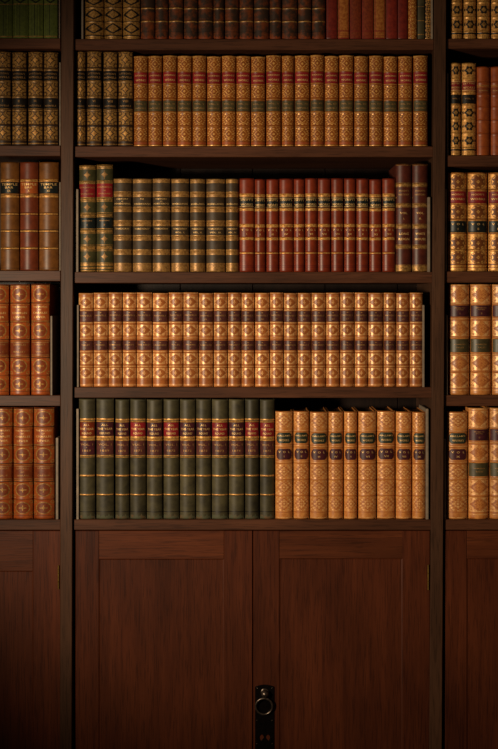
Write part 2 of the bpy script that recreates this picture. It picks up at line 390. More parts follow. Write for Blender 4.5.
# labels: (part name, v0, v1, half-width fraction, material, [rows: (centre, cap height, fraction of width)], letter material, rounded, gold rules)
def p_lytton(X, V, hw):
    r = np.zeros(X.shape, int)
    for cy, h in ((8.5, 7.2), (37.5, 6.3), (66.5, 6.3), (81.5, 6.3)):
        b = band(V, cy - h, cy + h) & (np.abs(X) < hw * .93); r[b] = 1
        ax = np.abs(X); ay = np.abs(V - cy)
        r[b & (np.abs(ax ** .62 + ay ** .62 - 2.72) < .32) ] = 0
        r[b & (np.abs(np.hypot(ax - hw * .78, ay - h * .75) - 1.9) < .45)] = 0
        r[b & (np.abs(np.hypot(ax - hw * .1, ay - h) - 1.1) < .35)] = 0
        r[b & star4(X, V, cy, 3.3, .7)] = 2
    r[lines(V, (.8, 17.3, 18.6, 29.3, 30.4, 44.6, 46, 57.6, 59, 88.6, 92.2), .38)] = 1
    return r
style('gilt_brown', 15, 94.5, ['darkbrown', 'gold_old', 'gold'], p_lytton, (17.9, 29.8, 45.3, 58.3, 74, 89.4),
      (('title_label', 19.6, 28.6, .93, 'black', ((22.2, 1.7, .8), (25.8, 1.9, .85)), 'letter_dull', 0, 0), ('volume_label', 47, 57, .93, 'black', ((49.6, 2.2, .35), (54.3, 1.6, .75)), 'letter_dull', 0, 0)))
def p_dick(X, V, hw):
    r = np.zeros(X.shape, int)
    for cy, h in ((8.5, 6.3), (36, 6), (64, 6), (79, 6.4)): r[lace(X, V, cy, hw * .9, h)] = 1
    r[lines(V, (.7, 1.4, 15.6, 28.7, 44.2, 57.2, 71.6, 90.2), .35)] = 1
    r[band(V, 87.2, 88.8)] = 2
    return r
style('orange_calf', 14, 91.5, ['orange', 'gilt_bright', 'red_stamp'], p_dick, (16.2, 29.3, 44.5, 57.6, 71.9),
      (('title_label', 17, 27.8, .96, 'crimson', ((20, 1.5, .75), (24.8, 2, .7)), 'letter', 0, 0), ('volume_label', 45.4, 56, .96, 'olivelabel', ((48.6, 1.6, .7), (53, 1.5, .7)), 'letter_dull', 0, 0)))
def p_oval(X, V, hw):
    r = np.ones(X.shape, int)
    H = 104
    for k in range(7):
        cy = H - 11.5 - 15 * k
        d = np.abs(X) / (hw * .85) + (np.abs(V - cy) / 5.2) ** 1.4
        r[(d < 1.12) & (d > .72)] = 0
        r[(np.abs(X) / (hw * .45) + np.abs(V - cy) / 3 < 1)] = 2
        r[np.abs(V - (cy + 7.5)) < .45] = 0
    return r
style('oval_gilt', 18, 104, ['black', 'gold_old', 'gold_old'], p_oval, tuple(104 - 4 - 15 * k for k in range(7)), ())
def p_worn(X, V, hw):
    r = np.zeros(X.shape, int); H = 100
    ys = [H - 18 - 13 * k for k in range(6)]
    for y in ys: r[np.abs(V - y) < .55] = 1
    ragged = 2.6 + .8 * np.sin(X * 1.7) + .5 * np.sin(X * 3.9 + 1)
    r[V > H - ragged] = 2
    r[np.abs(V - (H - 7.5)) < .3] = 3
    return r
style('worn_calf', 14, 100, ['worn', 'gold_old', 'worn_tail', 'black'], p_worn, tuple(100 - 18 - 13 * k for k in range(6)), ())
def p_cloth(X, V, hw):
    r = np.zeros(X.shape, int); H = 98
    r[lines(V, (H - 8.5, H - 7.6, H - 3.6), .3)] = 1
    r[(np.abs(np.abs(X) - hw * .86) < .35)] = 1
    r[V > H - 1.6] = 1
    return r
style('claret_cloth', 11.5, 98, ['claret', 'red_dark'], p_cloth, (), (), sag=.09)
style('sand_cloth', 12, 98, ['sandcloth', 'claret'], p_cloth, (), (), sag=.09)
style('russet_cloth', 12, 98, ['russetcloth', 'claret'], p_cloth, (), (), sag=.09)
def p_gfil(X, V, hw):
    r = np.zeros(X.shape, int)
    for k in range(8): r[lace(X, V, 98 - 7 - 13 * k, hw * .9, 6.2, .9)] = 1
    return r
style('gilt_russet', 9, 98, ['orange', 'gold'], p_gfil, (), ())
def p_grn(X, V, hw):
    r = np.zeros(X.shape, int)
    for k in range(7): r[np.abs(V - (98 - 5 - 14 * k)) < .3] = 1
    return r
style('green_slim', 7, 98, ['bottle', 'gold_old'], p_grn, (), (), sag=.12)
def p_orn(X, V, hw):
    r = np.zeros(X.shape, int)
    for k in range(12):
        cy = 98 - 5 - 8.5 * k
        r[lace(X, V, cy, hw * .95, 3.8, 1.3)] = 1; r[np.abs(V - cy - 4.2) < .35] = 1
    return r
style('black_filigree', 6.5, 98, ['black', 'gold'], p_orn, (), (), sag=.15)
def p_star(X, V, hw):
    r = np.zeros(X.shape, int)
    for a, b in ((0, 4.2), (15.8, 18.8), (32.4, 37), (48, 52.4), (63.8, 68.6), (80, 86.2), (98, 107.5)):
        r[band(V, a, b)] = 1
        for y in (a + .9, b - .9): r[np.abs(V - y) < .28] = 0
    for cy in (10, 42.4, 74.2, 91.8): r[star4(X, V, cy, 4.4, .62)] = 2
    r[lines(V, (101.5, 104.6), .5)] = 0
    return r
style('starred_olive', 17, 107.2, ['olive', 'gold_old', 'bandgold'], p_star, (2, 17.3, 34.7, 50.2, 66.2, 83),
      (('title_label', 18.9, 32.3, .97, 'crimson', ((22.5, 1.4, .85), (26, 1.1, .15), (29, 1.4, .7)), 'letter_dull', 0, 0), ('volume_label', 52.8, 63.6, .97, 'blacklabel', ((56, 1.2, .7), (60.2, 2, .15)), 'letter_dull', 0, 0)), depth=.16)
def p_thack(X, V, hw):
    r = np.zeros(X.shape, int)
    for a, b in ((.6, 4.6), (13, 18.4), (28, 33.4), (41.6, 47.4), (56.4, 61.8), (70.6, 75.9), (84, 92.6)):
        r[band(V, a, b)] = 1
        c = (a + b) / 2
        r[band(V, a, b) & (np.abs(V - c) < 1.3) & (np.sin(X * 2.2) * np.sin((V - c) * 2.6 + 1.2) > .35)] = 2
        r[(np.abs(V - a - .35) < .25) | (np.abs(V - b + .35) < .25)] = 2
    return r
style('banded_umber', 17.5, 93, ['cocoa', 'bandgold', 'gold_old'], p_thack, (15.7, 30.7, 44.5, 59, 73.2),
      (('title_label', 18.7, 27.7, .97, 'cocoa', ((20.7, 1.3, .6), (23.2, .8, .12), (25.4, 1.5, .85)), 'letter', 0, 0), ('volume_label', 47.8, 56.1, .97, 'cocoa', ((50.2, 1.4, .75), (53.8, 1.5, .6)), 'letter', 0, 0)))
def p_red(X, V, hw):
    r = np.zeros(X.shape, int)
    for a, b in ((15.2, 18.2), (29.2, 32.2), (45.3, 48.4), (58.2, 61)): r[band(V, a, b)] = 1
    r[np.abs(V - 74) < .6] = 1; r[lines(V, (.8, 86.5, 88, 90.8), .3)] = 2
    return r
style('russet_calf', 12.3, 92.6, ['red', 'gold', 'red_dark'], p_red, (16.7, 30.7, 46.8, 59.6, 74),
      (('title_label', 18.4, 29, .97, 'blacklabel', ((21.2, 2.1, .82), (26, 2.3, .82)), 'letter', 0, 1), ('volume_label', 48.6, 58, .97, 'red', ((51, 1.9, .72), (55.2, 1.8, .3)), 'letter', 0, 0)))
def p_mar(X, V, hw):
    r = np.zeros(X.shape, int)
    for a, b in ((0, 1.6), (18.8, 23), (39.3, 43.4), (60, 64.6), (81, 85.2), (101, 108.2)):
        r[band(V, a, b)] = 1; r[np.abs(V - a - .6) < .22] = 0; r[np.abs(V - b + .6) < .22] = 0
    r[np.abs(V - 33.6) < .5] = 1
    return r
style('tall_maroon', 15.8, 108.2, ['maroon', 'gold_old'], p_mar, (20.9, 41.3, 62.3, 83.1),
      (('title_label', 24, 39, .9, 'maroon', ((27, 1.6, .65), (30.8, 1.7, .7)), 'letter_dull', 0, 0), ('volume_label', 44, 59.4, .9, 'maroon', ((49.3, 2.1, .5), (54.8, 1.8, .22)), 'letter', 0, 0),
       ('subject_label', 65.2, 80.4, .9, 'maroon', ((70, 2.2, .62), (75.3, 2.3, .7)), 'letter', 0, 0)), depth=.16)
def p_tan(X, V, hw):
    r = np.zeros(X.shape, int)
    for cy, h in ((9.6, 5.6), (37.6, 5.6), (66.2, 5.6), (80.6, 5.4)):
        b = band(V, cy - h, cy + h); r[b] = 1
        r[b & (np.abs(np.abs(X) - hw * .72) < .6) & (np.abs(V - cy) > 2)] = 0
        r[b & ((np.abs(X) / (hw * .82)) ** 1.3 + (np.abs(V - cy) / 4.5) ** 1.1 < 1)] = 2
        r[b & cross(X, V, cy, 2.1, .38)] = 1
        r[(np.abs(V - cy - h) < .3) | (np.abs(V - cy + h) < .3)] = 2
    r[lines(V, (.8, 17.2, 30, 45.6, 59, 74, 92.6), .5)] = 1
    r[lines(V, (2, 16.2, 31, 46.8, 60, 73, 91.4), .3)] = 2
    r[band(V, 87, 90.6)] = 2
    return r
style('tan_gilt', 14, 94.6, ['tan', 'gold_pale', 'tan_dark'], p_tan, (16.7, 30.2, 46.2, 59.4, 73.6),
      (('title_label', 18.2, 29.2, .97, 'puce', ((20, .7, .8), (22.8, 1.5, .75), (26.4, 1.3, .2)), 'letter_dull', 0, 0), ('volume_label', 48, 57.6, .97, 'puce', ((50, .6, .8), (52.4, 1.4, .8), (55.4, 1.3, .3)), 'letter_dull', 0, 0)))
def p_year(X, V, hw):
    r = np.zeros(X.shape, int)
    for a, b in ((19.8, 23.2), (37.4, 41.6), (56, 58.6)): r[band(V, a, b)] = 1; r[np.abs(V - (a + b) / 2) < .25] = 2
    r[(np.abs(V - 76.6) < .7) | (np.abs(V - 95.6) < .7)] = 1
    r[np.abs(V - 1.4) < .3] = 2; r[np.abs(V - 112.6) < .35] = 3
    r[V > 116.4 + .9 * np.sin(X * 1.3) + .6 * np.sin(2.9 * X)] = 2
    return r
for nm, mt, ml in (('green_crimson', 'crimson', 'puce'), ('green_plum', 'purple', 'puce'), ('green_rust', 'red', 'purple')):
    style(nm, 15.6, 120, ['bottle', 'gold', 'bottle_worn', 'black'], p_year, (21.5, 39.5, 57.3, 76.6, 95.6),
      (('title_label', 23.4, 37.2, .97, mt, ((26, 2, .35), (30, 2.1, .82), (34.3, 2.1, .55)), 'letter', 0, 0), ('volume_label', 41.8, 55.8, .97, ml, ((45.6, 2.1, .75), (48.5, .4, .3), (51.6, 2.1, .72)), 'letter_dull', 0, 0)), depth=.16)
def p_hall(X, V, hw):
    r = np.zeros(X.shape, int)
    for cy, h in ((9, 7.4), (60.2, 7), (76, 7), (92.4, 7.4)):
        b = band(V, cy - h, cy + h) & (np.abs(X) < hw * .93)
        r[b & lace(X, V, cy, hw * .9, h, .8)] = 1
        ax = np.abs(X); ay = np.abs(V - cy); th = np.arctan2(ay, ax + 1e-6); d = np.hypot(X / (hw * .66), (V - cy) / (h * .72))
        r[b & (np.abs(d - .85 - .16 * np.cos(4 * th) - .08 * np.cos(12 * th)) < .13)] = 2
        r[b & (d < .55 + .2 * np.cos(8 * th)) & (d > .2)] = 1
        r[b & (np.abs(d - .3) < .09)] = 2
    r[lines(V, (.8, 20, 33.4, 36, 49.5, 52, 68.2, 84.2, 101), .35)] = 2
    r[lines(V, (1.6, 19.2, 34.6, 50.6, 106.2), .35)] = 1
    return r
style('light_calf', 16.5, 107.8, ['peach', 'gold_pale', 'peach_stamp'], p_hall, (19.8, 34.6, 51, 68.2, 84.2),
      (('title_label', 21.2, 32, .87, 'greenlabel', ((24.3, 1.7, .8), (28.8, 1.9, .6)), 'letter', 1, 0), ('volume_label', 37.4, 48.2, .87, 'purple', ((40.6, 2, .7), (45, 1.9, .25)), 'letter', 1, 0)), depth=.15, tops='pages')
def p_temple(X, V, hw):
    r = np.zeros(X.shape, int)
    for y, t in ((17.6, .35), (19, .6), (32.4, .35), (34.4, 1.0), (52.2, .75), (69.4, .75), (86.8, .75)): r[np.abs(V - y) < t] = 1
    for y in (51, 53.4, 68.2, 70.6, 85.6, 88, 106.5): r[np.abs(V - y) < .25] = 2
    return r
T_lab = lambda mt, ll: (('title_label', 20.2, 31.4, .97, mt, ((22.4, 2.2, .8), (25.6, 2.1, .4), (29, 2.1, .3)), ll, 0, 0),)
style('brown_calf', 19, 109, ['brown', 'gold', 'darkbrown'], p_temple, (18.6, 33.4, 52.2, 69.4, 86.8), T_lab('blacklabel', 'letter'), depth=.15)
style('redbrown_calf', 18.5, 109, ['redbrown', 'gold', 'darkbrown'], p_temple, (18.6, 33.4, 52.2, 69.4, 86.8), T_lab('brick', 'letter'), depth=.15)
def p_lever(X, V, hw):
    r = np.zeros(X.shape, int)
    for cy in (10, 46.6, 82, 100):
        h = 7.4 if cy != 100 else 6.6
        d = np.hypot(X / (hw * .72), (V - cy) / (h * .86))
        r[d < 1] = 2; r[(np.abs(d - 1) < .07)] = 1
        r[(np.abs(X) < .35) & (np.abs(V - cy) < 2.4)] = 1; r[(np.abs(V - cy) < .5) & (np.abs(X) < hw * .42)] = 1; r[np.hypot(X, V - cy) < 1.1] = 1
        r[(np.abs(np.hypot(np.abs(X) - hw * .86, np.abs(V - cy) - h * .9) - 1.4) < .3)] = 1
    r[lines(V, (.8, 19, 38, 55.4, 73.6, 91.2, 107.4), .32)] = 3
    r[lines(V, (1.6, 20.2, 37, 57, 72.4), .22)] = 1
    return r
style('terracotta', 19.5, 111, ['brick', 'gold_old', 'brick_dark', 'darkbrown'], p_lever, (18.8, 37.8, 55.6, 73.4, 91.2),
      (('title_label', 20.8, 36.4, .95, 'brick', ((22.8, 1.7, .75), (25.7, 1.1, .15), (28.7, 1.9, .75), (33, 2, .62)), 'letter', 0, 0), ('volume_label', 57.4, 72, .95, 'brick_dark', ((60.5, 1.6, .65), (64, 1.3, .2), (67.6, 1.6, .6)), 'letter_dull', 0, 1)), depth=.155)
def p_grass(X, V, hw):
    r = np.zeros(X.shape, int)
    r[(np.sin(X * 4.2) > .55) & (np.abs(X) < hw * .88) & band(V, 66, 98)] = 1
    r[(np.sin(X * 4.2) > .55) & (np.abs(X) < hw * .88) & (V < 58)] = 1
    d = np.abs(X) / (hw * .8) + np.abs(V - 62) / 4; r[(d < 1) & (d > .5)] = 1
    r[lines(V, (98.6, 57.6, 66.2), .3)] = 2
    return r
style('moss_cloth', 14.4, 101, ['grass', 'grass_dark', 'gold_old'], p_grass, (), (), sag=.1)
def p_ring(X, V, hw, cs=(7.7, 50, 63.6, 78), H=93):
    r = np.ones(X.shape, int)
    for cy in cs:
        d = np.hypot(X / (hw * .62), (V - cy) / 4.1)
        r[(d < 1.0 + .14 * np.cos(6 * np.arctan2(np.abs(V - cy), np.abs(X) + 1e-6)))] = 0
        r[(np.abs(np.abs(X) - hw * .85) < .5) & (np.abs(V - cy) < 1.2)] = 0
        r[(np.abs(V - cy - 6.8) < .35)] = 2
        r[diamond(X, V, cy, hw * .42, 2.7)] = 3
    r[lines(V, (H - 6.2, H - 5.4), .5)] = 0
    r[(V > H - 4) & (np.sin(X * 3) > .6)] = 2
    r[V < 1] = 2
    return r
style('ring_stamped', 13, 93, ['black', 'gold', 'gold_old', 'gold_old'], p_ring, (17, 30, 43, 56.8, 70.8, 86),
      (('title_label', 18, 28.4, .97, 'crimson', ((20.8, 1.6, .8), (25, 2.1, .8)), 'letter', 0, 1), ('volume_label', 32, 41, .97, 'black', ((36, 1.4, .6),), 'letter_dull', 0, 0)))
style('ring_stamped_tall', 12.5, 102, ['black', 'gold', 'gold_old', 'gold_old'], lambda X, V, hw: p_ring(X, V, hw, (13, 28, 43, 58, 72.6, 87.2), 102), (20, 35, 50, 65, 80, 95), ())
def p_plain(X, V, hw):
    r = np.zeros(X.shape, int)
    r[lines(V, (1, 15.4, 17.2, 27.6, 41, 54, 67.4, 80), .3)] = 1
    r[lines(V, (18.8, 20.2), .3)] = 2
    return r
style('plain_russet', 13, 89, ['brick', 'brick_dark', 'gold_old'], p_plain, (16.3, 28.4, 41, 54, 67.4), (('title_label', 21, 26.8, .95, 'brick_dark', ((24, 1.4, .7),), 'letter_dull', 0, 0),))
def p_hood(X, V, hw):
    r = np.ones(X.shape, int)
    for cy, h in ((9.3, 7.4), (39.6, 7), (71, 6.6), (85.4, 6.6)):
        ax = np.abs(X); ay = np.abs(V - cy); d = np.hypot(ax / (hw * .66), ay / (h * .85)); th = np.arctan2(ay, ax + 1e-6)
        r[d + .13 * np.cos(8 * th) < .92] = 0
        r[np.abs(d - 1.1) < .05] = 0
        r[star4(X, V, cy, 2.2, .8)] = 1; r[np.hypot(X, V - cy) < .5] = 0
        r[(np.abs(V - cy - h) < .35)] = 0
        r[(np.abs(ax - hw * .9) < .4) & (np.sin(V * 2.2) > 0)] = 2
    r[lines(V, (.8, 17.8, 32.4, 47.6, 61.4, 93, 95.6), .4)] = 2
    return r
style('hood_gilt', 19.3, 99.4, ['umberdeep', 'gold', 'orange'], p_hood, (18.2, 31.8, 48, 61, 78.2),
      (('title_label', 19, 31, .97, 'crimson', ((22.2, 1.7, .6), (26.8, 2.1, .72)), 'letter', 0, 0), ('volume_label', 48.8, 60.2, .97, 'blacklabel', ((52, 2, .62), (56.8, 2.1, .18)), 'letter', 0, 0)))
def p_last(X, V, hw):
    r = np.zeros(X.shape, int)
    for cy, h in ((10.6, 7.6), (44.6, 7.4), (79.4, 7), (96.6, 7)):
        b = band(V, cy - h, cy + h) & (np.abs(X) < hw * .93)
        ax = np.abs(X); ay = np.abs(V - cy); d = ax / (hw * .8) + ay / (h * 1.0)
        r[b & (d > 1)] = 1
        r[b & (np.abs(d - 1 - .12 * np.sin(ax * 1.6 + ay * 2)) < .1)] = 2
        r[b & lace(X, V, cy, hw * .55, h * .6, .9)] = 2
        r[b & (np.hypot(ax - hw * .75, ay - h * .75) < 1.0)] = 0
    r[lines(V, (20, 33.6, 36, 53.2, 69.6, 88, 104.6), .4)] = 2
    r[lines(V, (1, 19, 34.6, 70.6, 103.4, 106.6), .45)] = 1
    return r
style('gilt_honey_calf', 20.5, 111.2, ['peach', 'gold_pale', 'peach_stamp'], p_last, (20, 34, 53.6, 70, 88),
      (('title_label', 21.2, 32.6, .97, 'purple', ((23.8, 1, .75), (25.6, .9, .5), (29.4, 1.8, .16)), 'letter_dull', 0, 0), ('volume_label', 55, 68.4, .97, 'olivelabel', ((60.4, 1.1, .6), (63.6, 1.3, .4)), 'letter_dull', 0, 0)), depth=.155)

# ------------------------------------------------------------------ book meshes
def arc_par(W, sag):
    w_ = W * S; s_ = sag * w_; a = 2 * math.atan(2 * sag); R = (w_ / 2) / math.sin(a)
    return w_, s_, a, R
def offs(st, v):
    o = 0.0
    for b in st['bands']: o += st['bh'] * math.exp(-((v - b) / .9) ** 2)
    for d in (v, st['H'] - v):
        if d < 1.6: o -= .0018 * (1 - d / 1.6) ** 2
    return o
def binding(name, st):
    W, H = st['W'], st['H']; w_, s_, a, R = arc_par(W, st['sag'])
    nu = max(20, int(W * 2.3)); nv = int(H * 2.6)
    ph = np.linspace(-a, a, nu + 1); vv = np.linspace(0, H, nv + 1)
    off = np.array([offs(st, v) for v in vv])
    PH, OF = np.meshgrid(ph, off); _, VV = np.meshgrid(ph, vv)
    edge = np.clip((a - np.abs(PH)) / (a * .08), 0, 1)
    RR = R + OF * edge
    X = RR * np.sin(PH); Y = s_ + R * math.cos(a) - RR * np.cos(PH); Z = (H - VV) * S
    verts = np.stack([X, Y, Z], -1).reshape(-1, 3).tolist()
    n = nu + 1
    faces = []
    for j in range(nv):
        b = j * n
        faces += [(b + i, b + n + i, b + n + i + 1, b + i + 1) for i in range(nu)]
    fx = (X[:-1, :-1] + X[1:, 1:]) / 2 / S; fv = (VV[:-1, :-1] + VV[1:, 1:]) / 2
    idx = st['pat'](fx, fv, W / 2).reshape(-1).tolist(); sm = [True] * len(faces)
    # leather joint strips at both edges, closed top and bottom of the spine
    k = len(verts); verts += [(-w_ / 2, s_ + .002, H * S), (w_ / 2, s_ + .002, H * S), (-w_ / 2, s_ + .002, 0), (w_ / 2, s_ + .002, 0)]
    top = list(range(n)); botr = list(range(nv * n, nv * n + n))
    faces.append(tuple(top + [k + 1, k])); faces.append(tuple(botr[::-1] + [k + 2, k + 3])); faces.append((k, k + 1, k + 3, k + 2))
    idx += [0] * 3; sm += [False] * 3
    # boards
    t = .0024; d = st['depth']
    for sx in (-1, 1):
        xa, xb = sorted((sx * w_ / 2, sx * (w_ / 2 - t))); y0, y1, z0, z1 = s_ + .0005, s_ + d, 0.0, H * S - .0006; k = len(verts)
        verts += [(xa, y0, z0), (xb, y0, z0), (xb, y1, z0), (xa, y1, z0), (xa, y0, z1), (xb, y0, z1), (xb, y1, z1), (xa, y1, z1)]
        faces += [tuple(k + i for i in f) for f in [(0, 1, 5, 4), (1, 2, 6, 5), (2, 3, 7, 6), (3, 0, 4, 7), (4, 5, 6, 7), (3, 2, 1, 0)]]
        idx += [0] * 6; sm += [False] * 6
    return link_mesh(name, verts, faces, st['mats'], idx, None, sm)
def page_block(name, st):
    w_, s_, a, R = arc_par(st['W'], st['sag']); t = .0025; hw = w_ / 2 - t; H = st['H'] * S; d = st['depth'] - .003
    z0, z1 = .0025, H - .0045; n = 8; m = MB()
    fore = [(hw * (1 - 2 * i / n), s_ + d - .004 * math.sin(math.pi * i / n)) for i in range(n + 1)]
    ring = [(-hw, s_ + .002), (hw, s_ + .002)] + fore
    k = len(ring); m.add([(x, y, z0) for x, y in ring] + [(x, y, z1) for x, y in ring], [(i, (i + 1) % k, (i + 1) % k + k, i + k) for i in range(k)] + [tuple(range(k))[::-1]], 0)
    m.add([(x, y, z1) for x, y in ring], [tuple(range(k))], 1)
    return m.build(name, ['pages', st['tops']])

_txt = {}
def text_mesh(s_):
    if s_ in _txt: return _txt[s_]
    cu = bpy.data.curves.new('t', 'FONT'); cu.body = s_; cu.size = 1; cu.align_x = 'CENTER'; cu.resolution_u = 2; cu.offset = .012
    if hasattr(cu, 'space_character'): cu.space_character = 1.08
    ob = bpy.data.objects.new('t', cu); me = bpy.data.meshes.new_from_object(ob)
    v = np.array([list(p.co)[:2] for p in me.vertices]); f = [tuple(p.vertices) for p in me.polygons]
    bpy.data.objects.remove(ob); bpy.data.curves.remove(cu); bpy.data.meshes.remove(me)
    mn, mx = v.min(0), v.max(0); v = v - (mn + mx) / 2
    _txt[s_] = (v, f, (mx - mn)); return _txt[s_]
def label_mesh(st, lab, rows):
    pname, v0, v1, hwf, mat, slots, lmat, rounded, rules = lab
    W, H = st['W'], st['H']; w_, s_, a, R = arc_par(W, st['sag'])
    lift = .00045; nu = max(20, int(W * 2)); nv = max(8, int((v1 - v0) * 2.4)); am = math.asin(min(1, math.sin(a) * hwf))
    ph = np.linspace(-am, am, nu + 1); vv = np.linspace(v0, v1, nv + 1)
    def pt(p, v, l): 
        r = R + l + max(0, offs(st, v)); return (r * math.sin(p), s_ + R * math.cos(a) - r * math.cos(p), (H - v) * S)
    verts = [pt(p, v, lift) for v in vv for p in ph]; n = nu + 1; faces = []; idx = []
    for j in range(nv):
        for i in range(nu):
            pc = (ph[i] + ph[i + 1]) / 2; vc = (vv[j] + vv[j + 1]) / 2
            if rounded:
                ax = abs(pc) / am; ay = abs(vc - (v0 + v1) / 2) / ((v1 - v0) / 2)
                if ax > .55 and ((ax - .55) / .45) ** 2 + max(0, (ay - .1) / .9) ** 2 > 1: continue
            b = j * n; faces.append((b + i, b + n + i, b + n + i + 1, b + i + 1))
            g = rules and (abs(vc - v0 - .9) < .26 or abs(vc - v1 + .9) < .26)
            idx.append(1 if g else 0)
    sm = [True] * len(faces)
    # thin edge down to the leather
    ed = {}
    for f in faces:
        for q in range(4):
            e = (f[q], f[(q + 1) % 4]); ed[e] = 1
    base = {}
    for (p, q) in list(ed):
        if (q, p) in ed: continue
        for x in (p, q):
            if x not in base:
                base[x] = len(verts); verts.append(pt(ph[x % n], vv[x // n], -.0002))
        faces.append((q, p, base[p], base[q])); idx.append(0); sm.append(False)
    for (cy, cap, fr), s__ in zip(slots, rows):
        if not s__: continue
        tv, tf, ext = text_mesh(s__)
        k = cap * S / ext[1] if len(s__) > 1 or s__ != '-' else cap * S / ext[1]
        arcw = 2 * R * am * fr
        kx = min(arcw / ext[0], k * 1.5) if ext[0] * k > arcw * .5 or len(s__) > 3 else k
        b = len(verts)
        for x, y in tv:
            v = cy - y * k / S; verts.append(pt(x * kx / R, v, lift + .0003))
        faces += [tuple(b + i for i in f) for f in tf]; idx += [1] * len(tf); sm += [False] * len(tf)
    return link_mesh(pname, verts, faces, [mat, lmat], idx, None, sm)

_proto = {}
_first = {}
def part_copy(key, make):
    if key not in _proto:
        o = make(); _proto[key] = o; return o
    o = _proto[key].copy(); C.objects.link(o); return o
def book(sty, x0, x1, top, bottom, texts, label, group, yoff=None):
    st = STY[sty]
    root = empty('book', (Xp((x0 + x1) / 2, .02), (random.uniform(.003, .0075) if yoff is None else yoff), Zp(bottom) + .0003), label, 'book', group)
    w_ = (x1 - x0) * (1 + .02 / DIST) - .45
    root.scale = (w_ / st['W'], 1, (bottom - top) / st['H'])
    parts = [part_copy((sty, 'binding'), lambda: binding('binding', st)), part_copy((sty, 'pages'), lambda: page_block('page_block', st))]
    for k, lab in enumerate(st['labels']):
        rows = texts[k] if k < len(texts) else ()
        parts.append(part_copy((sty, k, tuple(rows)), lambda: label_mesh(st, lab, rows)))
    for p in parts: p.parent = root
    return root

# ------------------------------------------------------------------ stocking the shelves
WORDS = ['', 'one', 'two', 'three', 'four', 'five', 'six', 'seven', 'eight', 'nine', 'ten', 'eleven', 'twelve', 'thirteen']
ORD = ['', 'first', 'second', 'third', 'fourth', 'fifth', 'sixth', 'seventh', 'eighth', 'ninth', 'tenth', 'eleventh', 'twelfth']
ROM = ['', 'I', 'II', 'III', 'IV', 'V', 'VI', 'VII', 'VIII', 'IX', 'X', 'XI', 'XII', 'XIII', 'XIV', 'XV', 'XVI', 'XVII', 'XVIII', 'XIX', 'XX', 'XXI', 'XXII', 'XXIII', 'XXIV']
def place(i, n):
    if i == 0: return 'leftmost'
    if i == n - 1: return 'rightmost'
    if n % 2 and i == n // 2: return 'middle one'
    return ORD[i + 1] + ' from left' if i < n / 2 else ORD[n - i] + ' from right'
def J(r=.5): return random.uniform(-r, r)
def row(sty, edges, top, bottom, textf, labf, group, jit=.5):
    n = len(edges)
    for i, (a, b) in enumerate(edges):
        book(sty if isinstance(sty, str) else sty(i), a, b, top + J(jit), bottom, textf(i), labf(i, n), group)
nothing = lambda i: ()

# middle bay, top visible shelf
row('oval_gilt', [(85, 104), (104.6, 122.6), (123.2, 140.4)], -59, 39, nothing,
    lambda i, n: 'dark gilt book with pointed oval stamps, %s of three on top shelf' % place(i, n), 'gilt oval-stamped books on the top shelf')
row('worn_calf', [(141, 155), (155.5, 168.6), (169, 183.4), (184, 198), (198.5, 213), (213.4, 224.6), (225, 239), (239.5, 253.6), (254, 269), (269.5, 281.5), (282, 297.6), (298, 311.5), (312, 325.3)], -61, 39, nothing,
    lambda i, n: 'worn dark brown calf book, rubbed orange foot, %s of thirteen on top shelf' % place(i, n), 'worn dark calf books on the top shelf')
CL = [('claret_cloth', 326, 337, 'plain claret cloth book touching the last worn brown one, top shelf'),
      ('sand_cloth', 337.4, 348.8, 'sand-coloured cloth book between claret and russet books, leftmost of two, top shelf'),
      ('russet_cloth', 349.4, 361, 'russet cloth book right of the first sand-coloured one on the top shelf'),
      ('russet_cloth', 361.4, 373, 'russet cloth book left of the second sand-coloured one on the top shelf'),
      ('sand_cloth', 373.4, 385, 'sand-coloured cloth book between russet and claret books, rightmost of two, top shelf'),
      ('claret_cloth', 385.4, 396.8, 'claret cloth book right of the second sand-coloured one, top shelf'),
      ('claret_cloth', 397.2, 407, 'claret cloth book touching the slim gilt orange one, top shelf')]
for s_, a, b, l in CL: book(s_, a, b, -59 + J(), 39, (), l, 'claret, russet and sand cloth books')
book('gilt_russet', 407.4, 416.6, -59, 39, (), 'slim orange book with gilt filigree, left of the slim green one', None)
book('green_slim', 417, 424, -59, 39, (), 'slim plain green book near the right end of the top shelf', None)
book('black_filigree', 424.4, 431, -59, 39, (), 'slim black book with gilt filigree, last on the top shelf of middle bay', None)

# middle bay, second shelf
LY = lambda v: (("LYTTON'S", 'NOVELS'), (ROM[v], 'NOVELS'))
row('gilt_brown', [(75.8, 86.2), (87, 102.2), (103.5, 118), (118.5, 133.4)], 51.2, 146.4, lambda i: LY(i + 5),
    lambda i, n: 'dark brown book with gilt stars, %s of four in middle bay' % place(i, n), 'dark gilt-starred books in the middle bay', .6)
OE = [134, 148.4, 163, 177.5, 192.5, 207, 221.8, 236.2, 250.9, 266, 281.6, 294.6, 310.2, 324.4, 338.9, 353.8, 368.7, 383.3, 397.8, 412.8]
OW = [14, 14, 14, 14.4, 14, 14.2, 14, 14.2, 14.4, 15, 12.4, 15, 13.7, 14, 14.4, 14, 14, 14, 14.2, 14.6]
row('orange_calf', [(a, a + b_) for a, b_ in zip(OE, OW)], 55, 146.4, lambda i: (("DICKENS'S", 'WORKS'), ('VOL. ' + ROM[i + 1], 'NOVELS')),
    lambda i, n: 'gilt orange calf book, crimson and olive labels, %s of twenty alike' % place(i, n), 'orange calf books on the second shelf', .8)

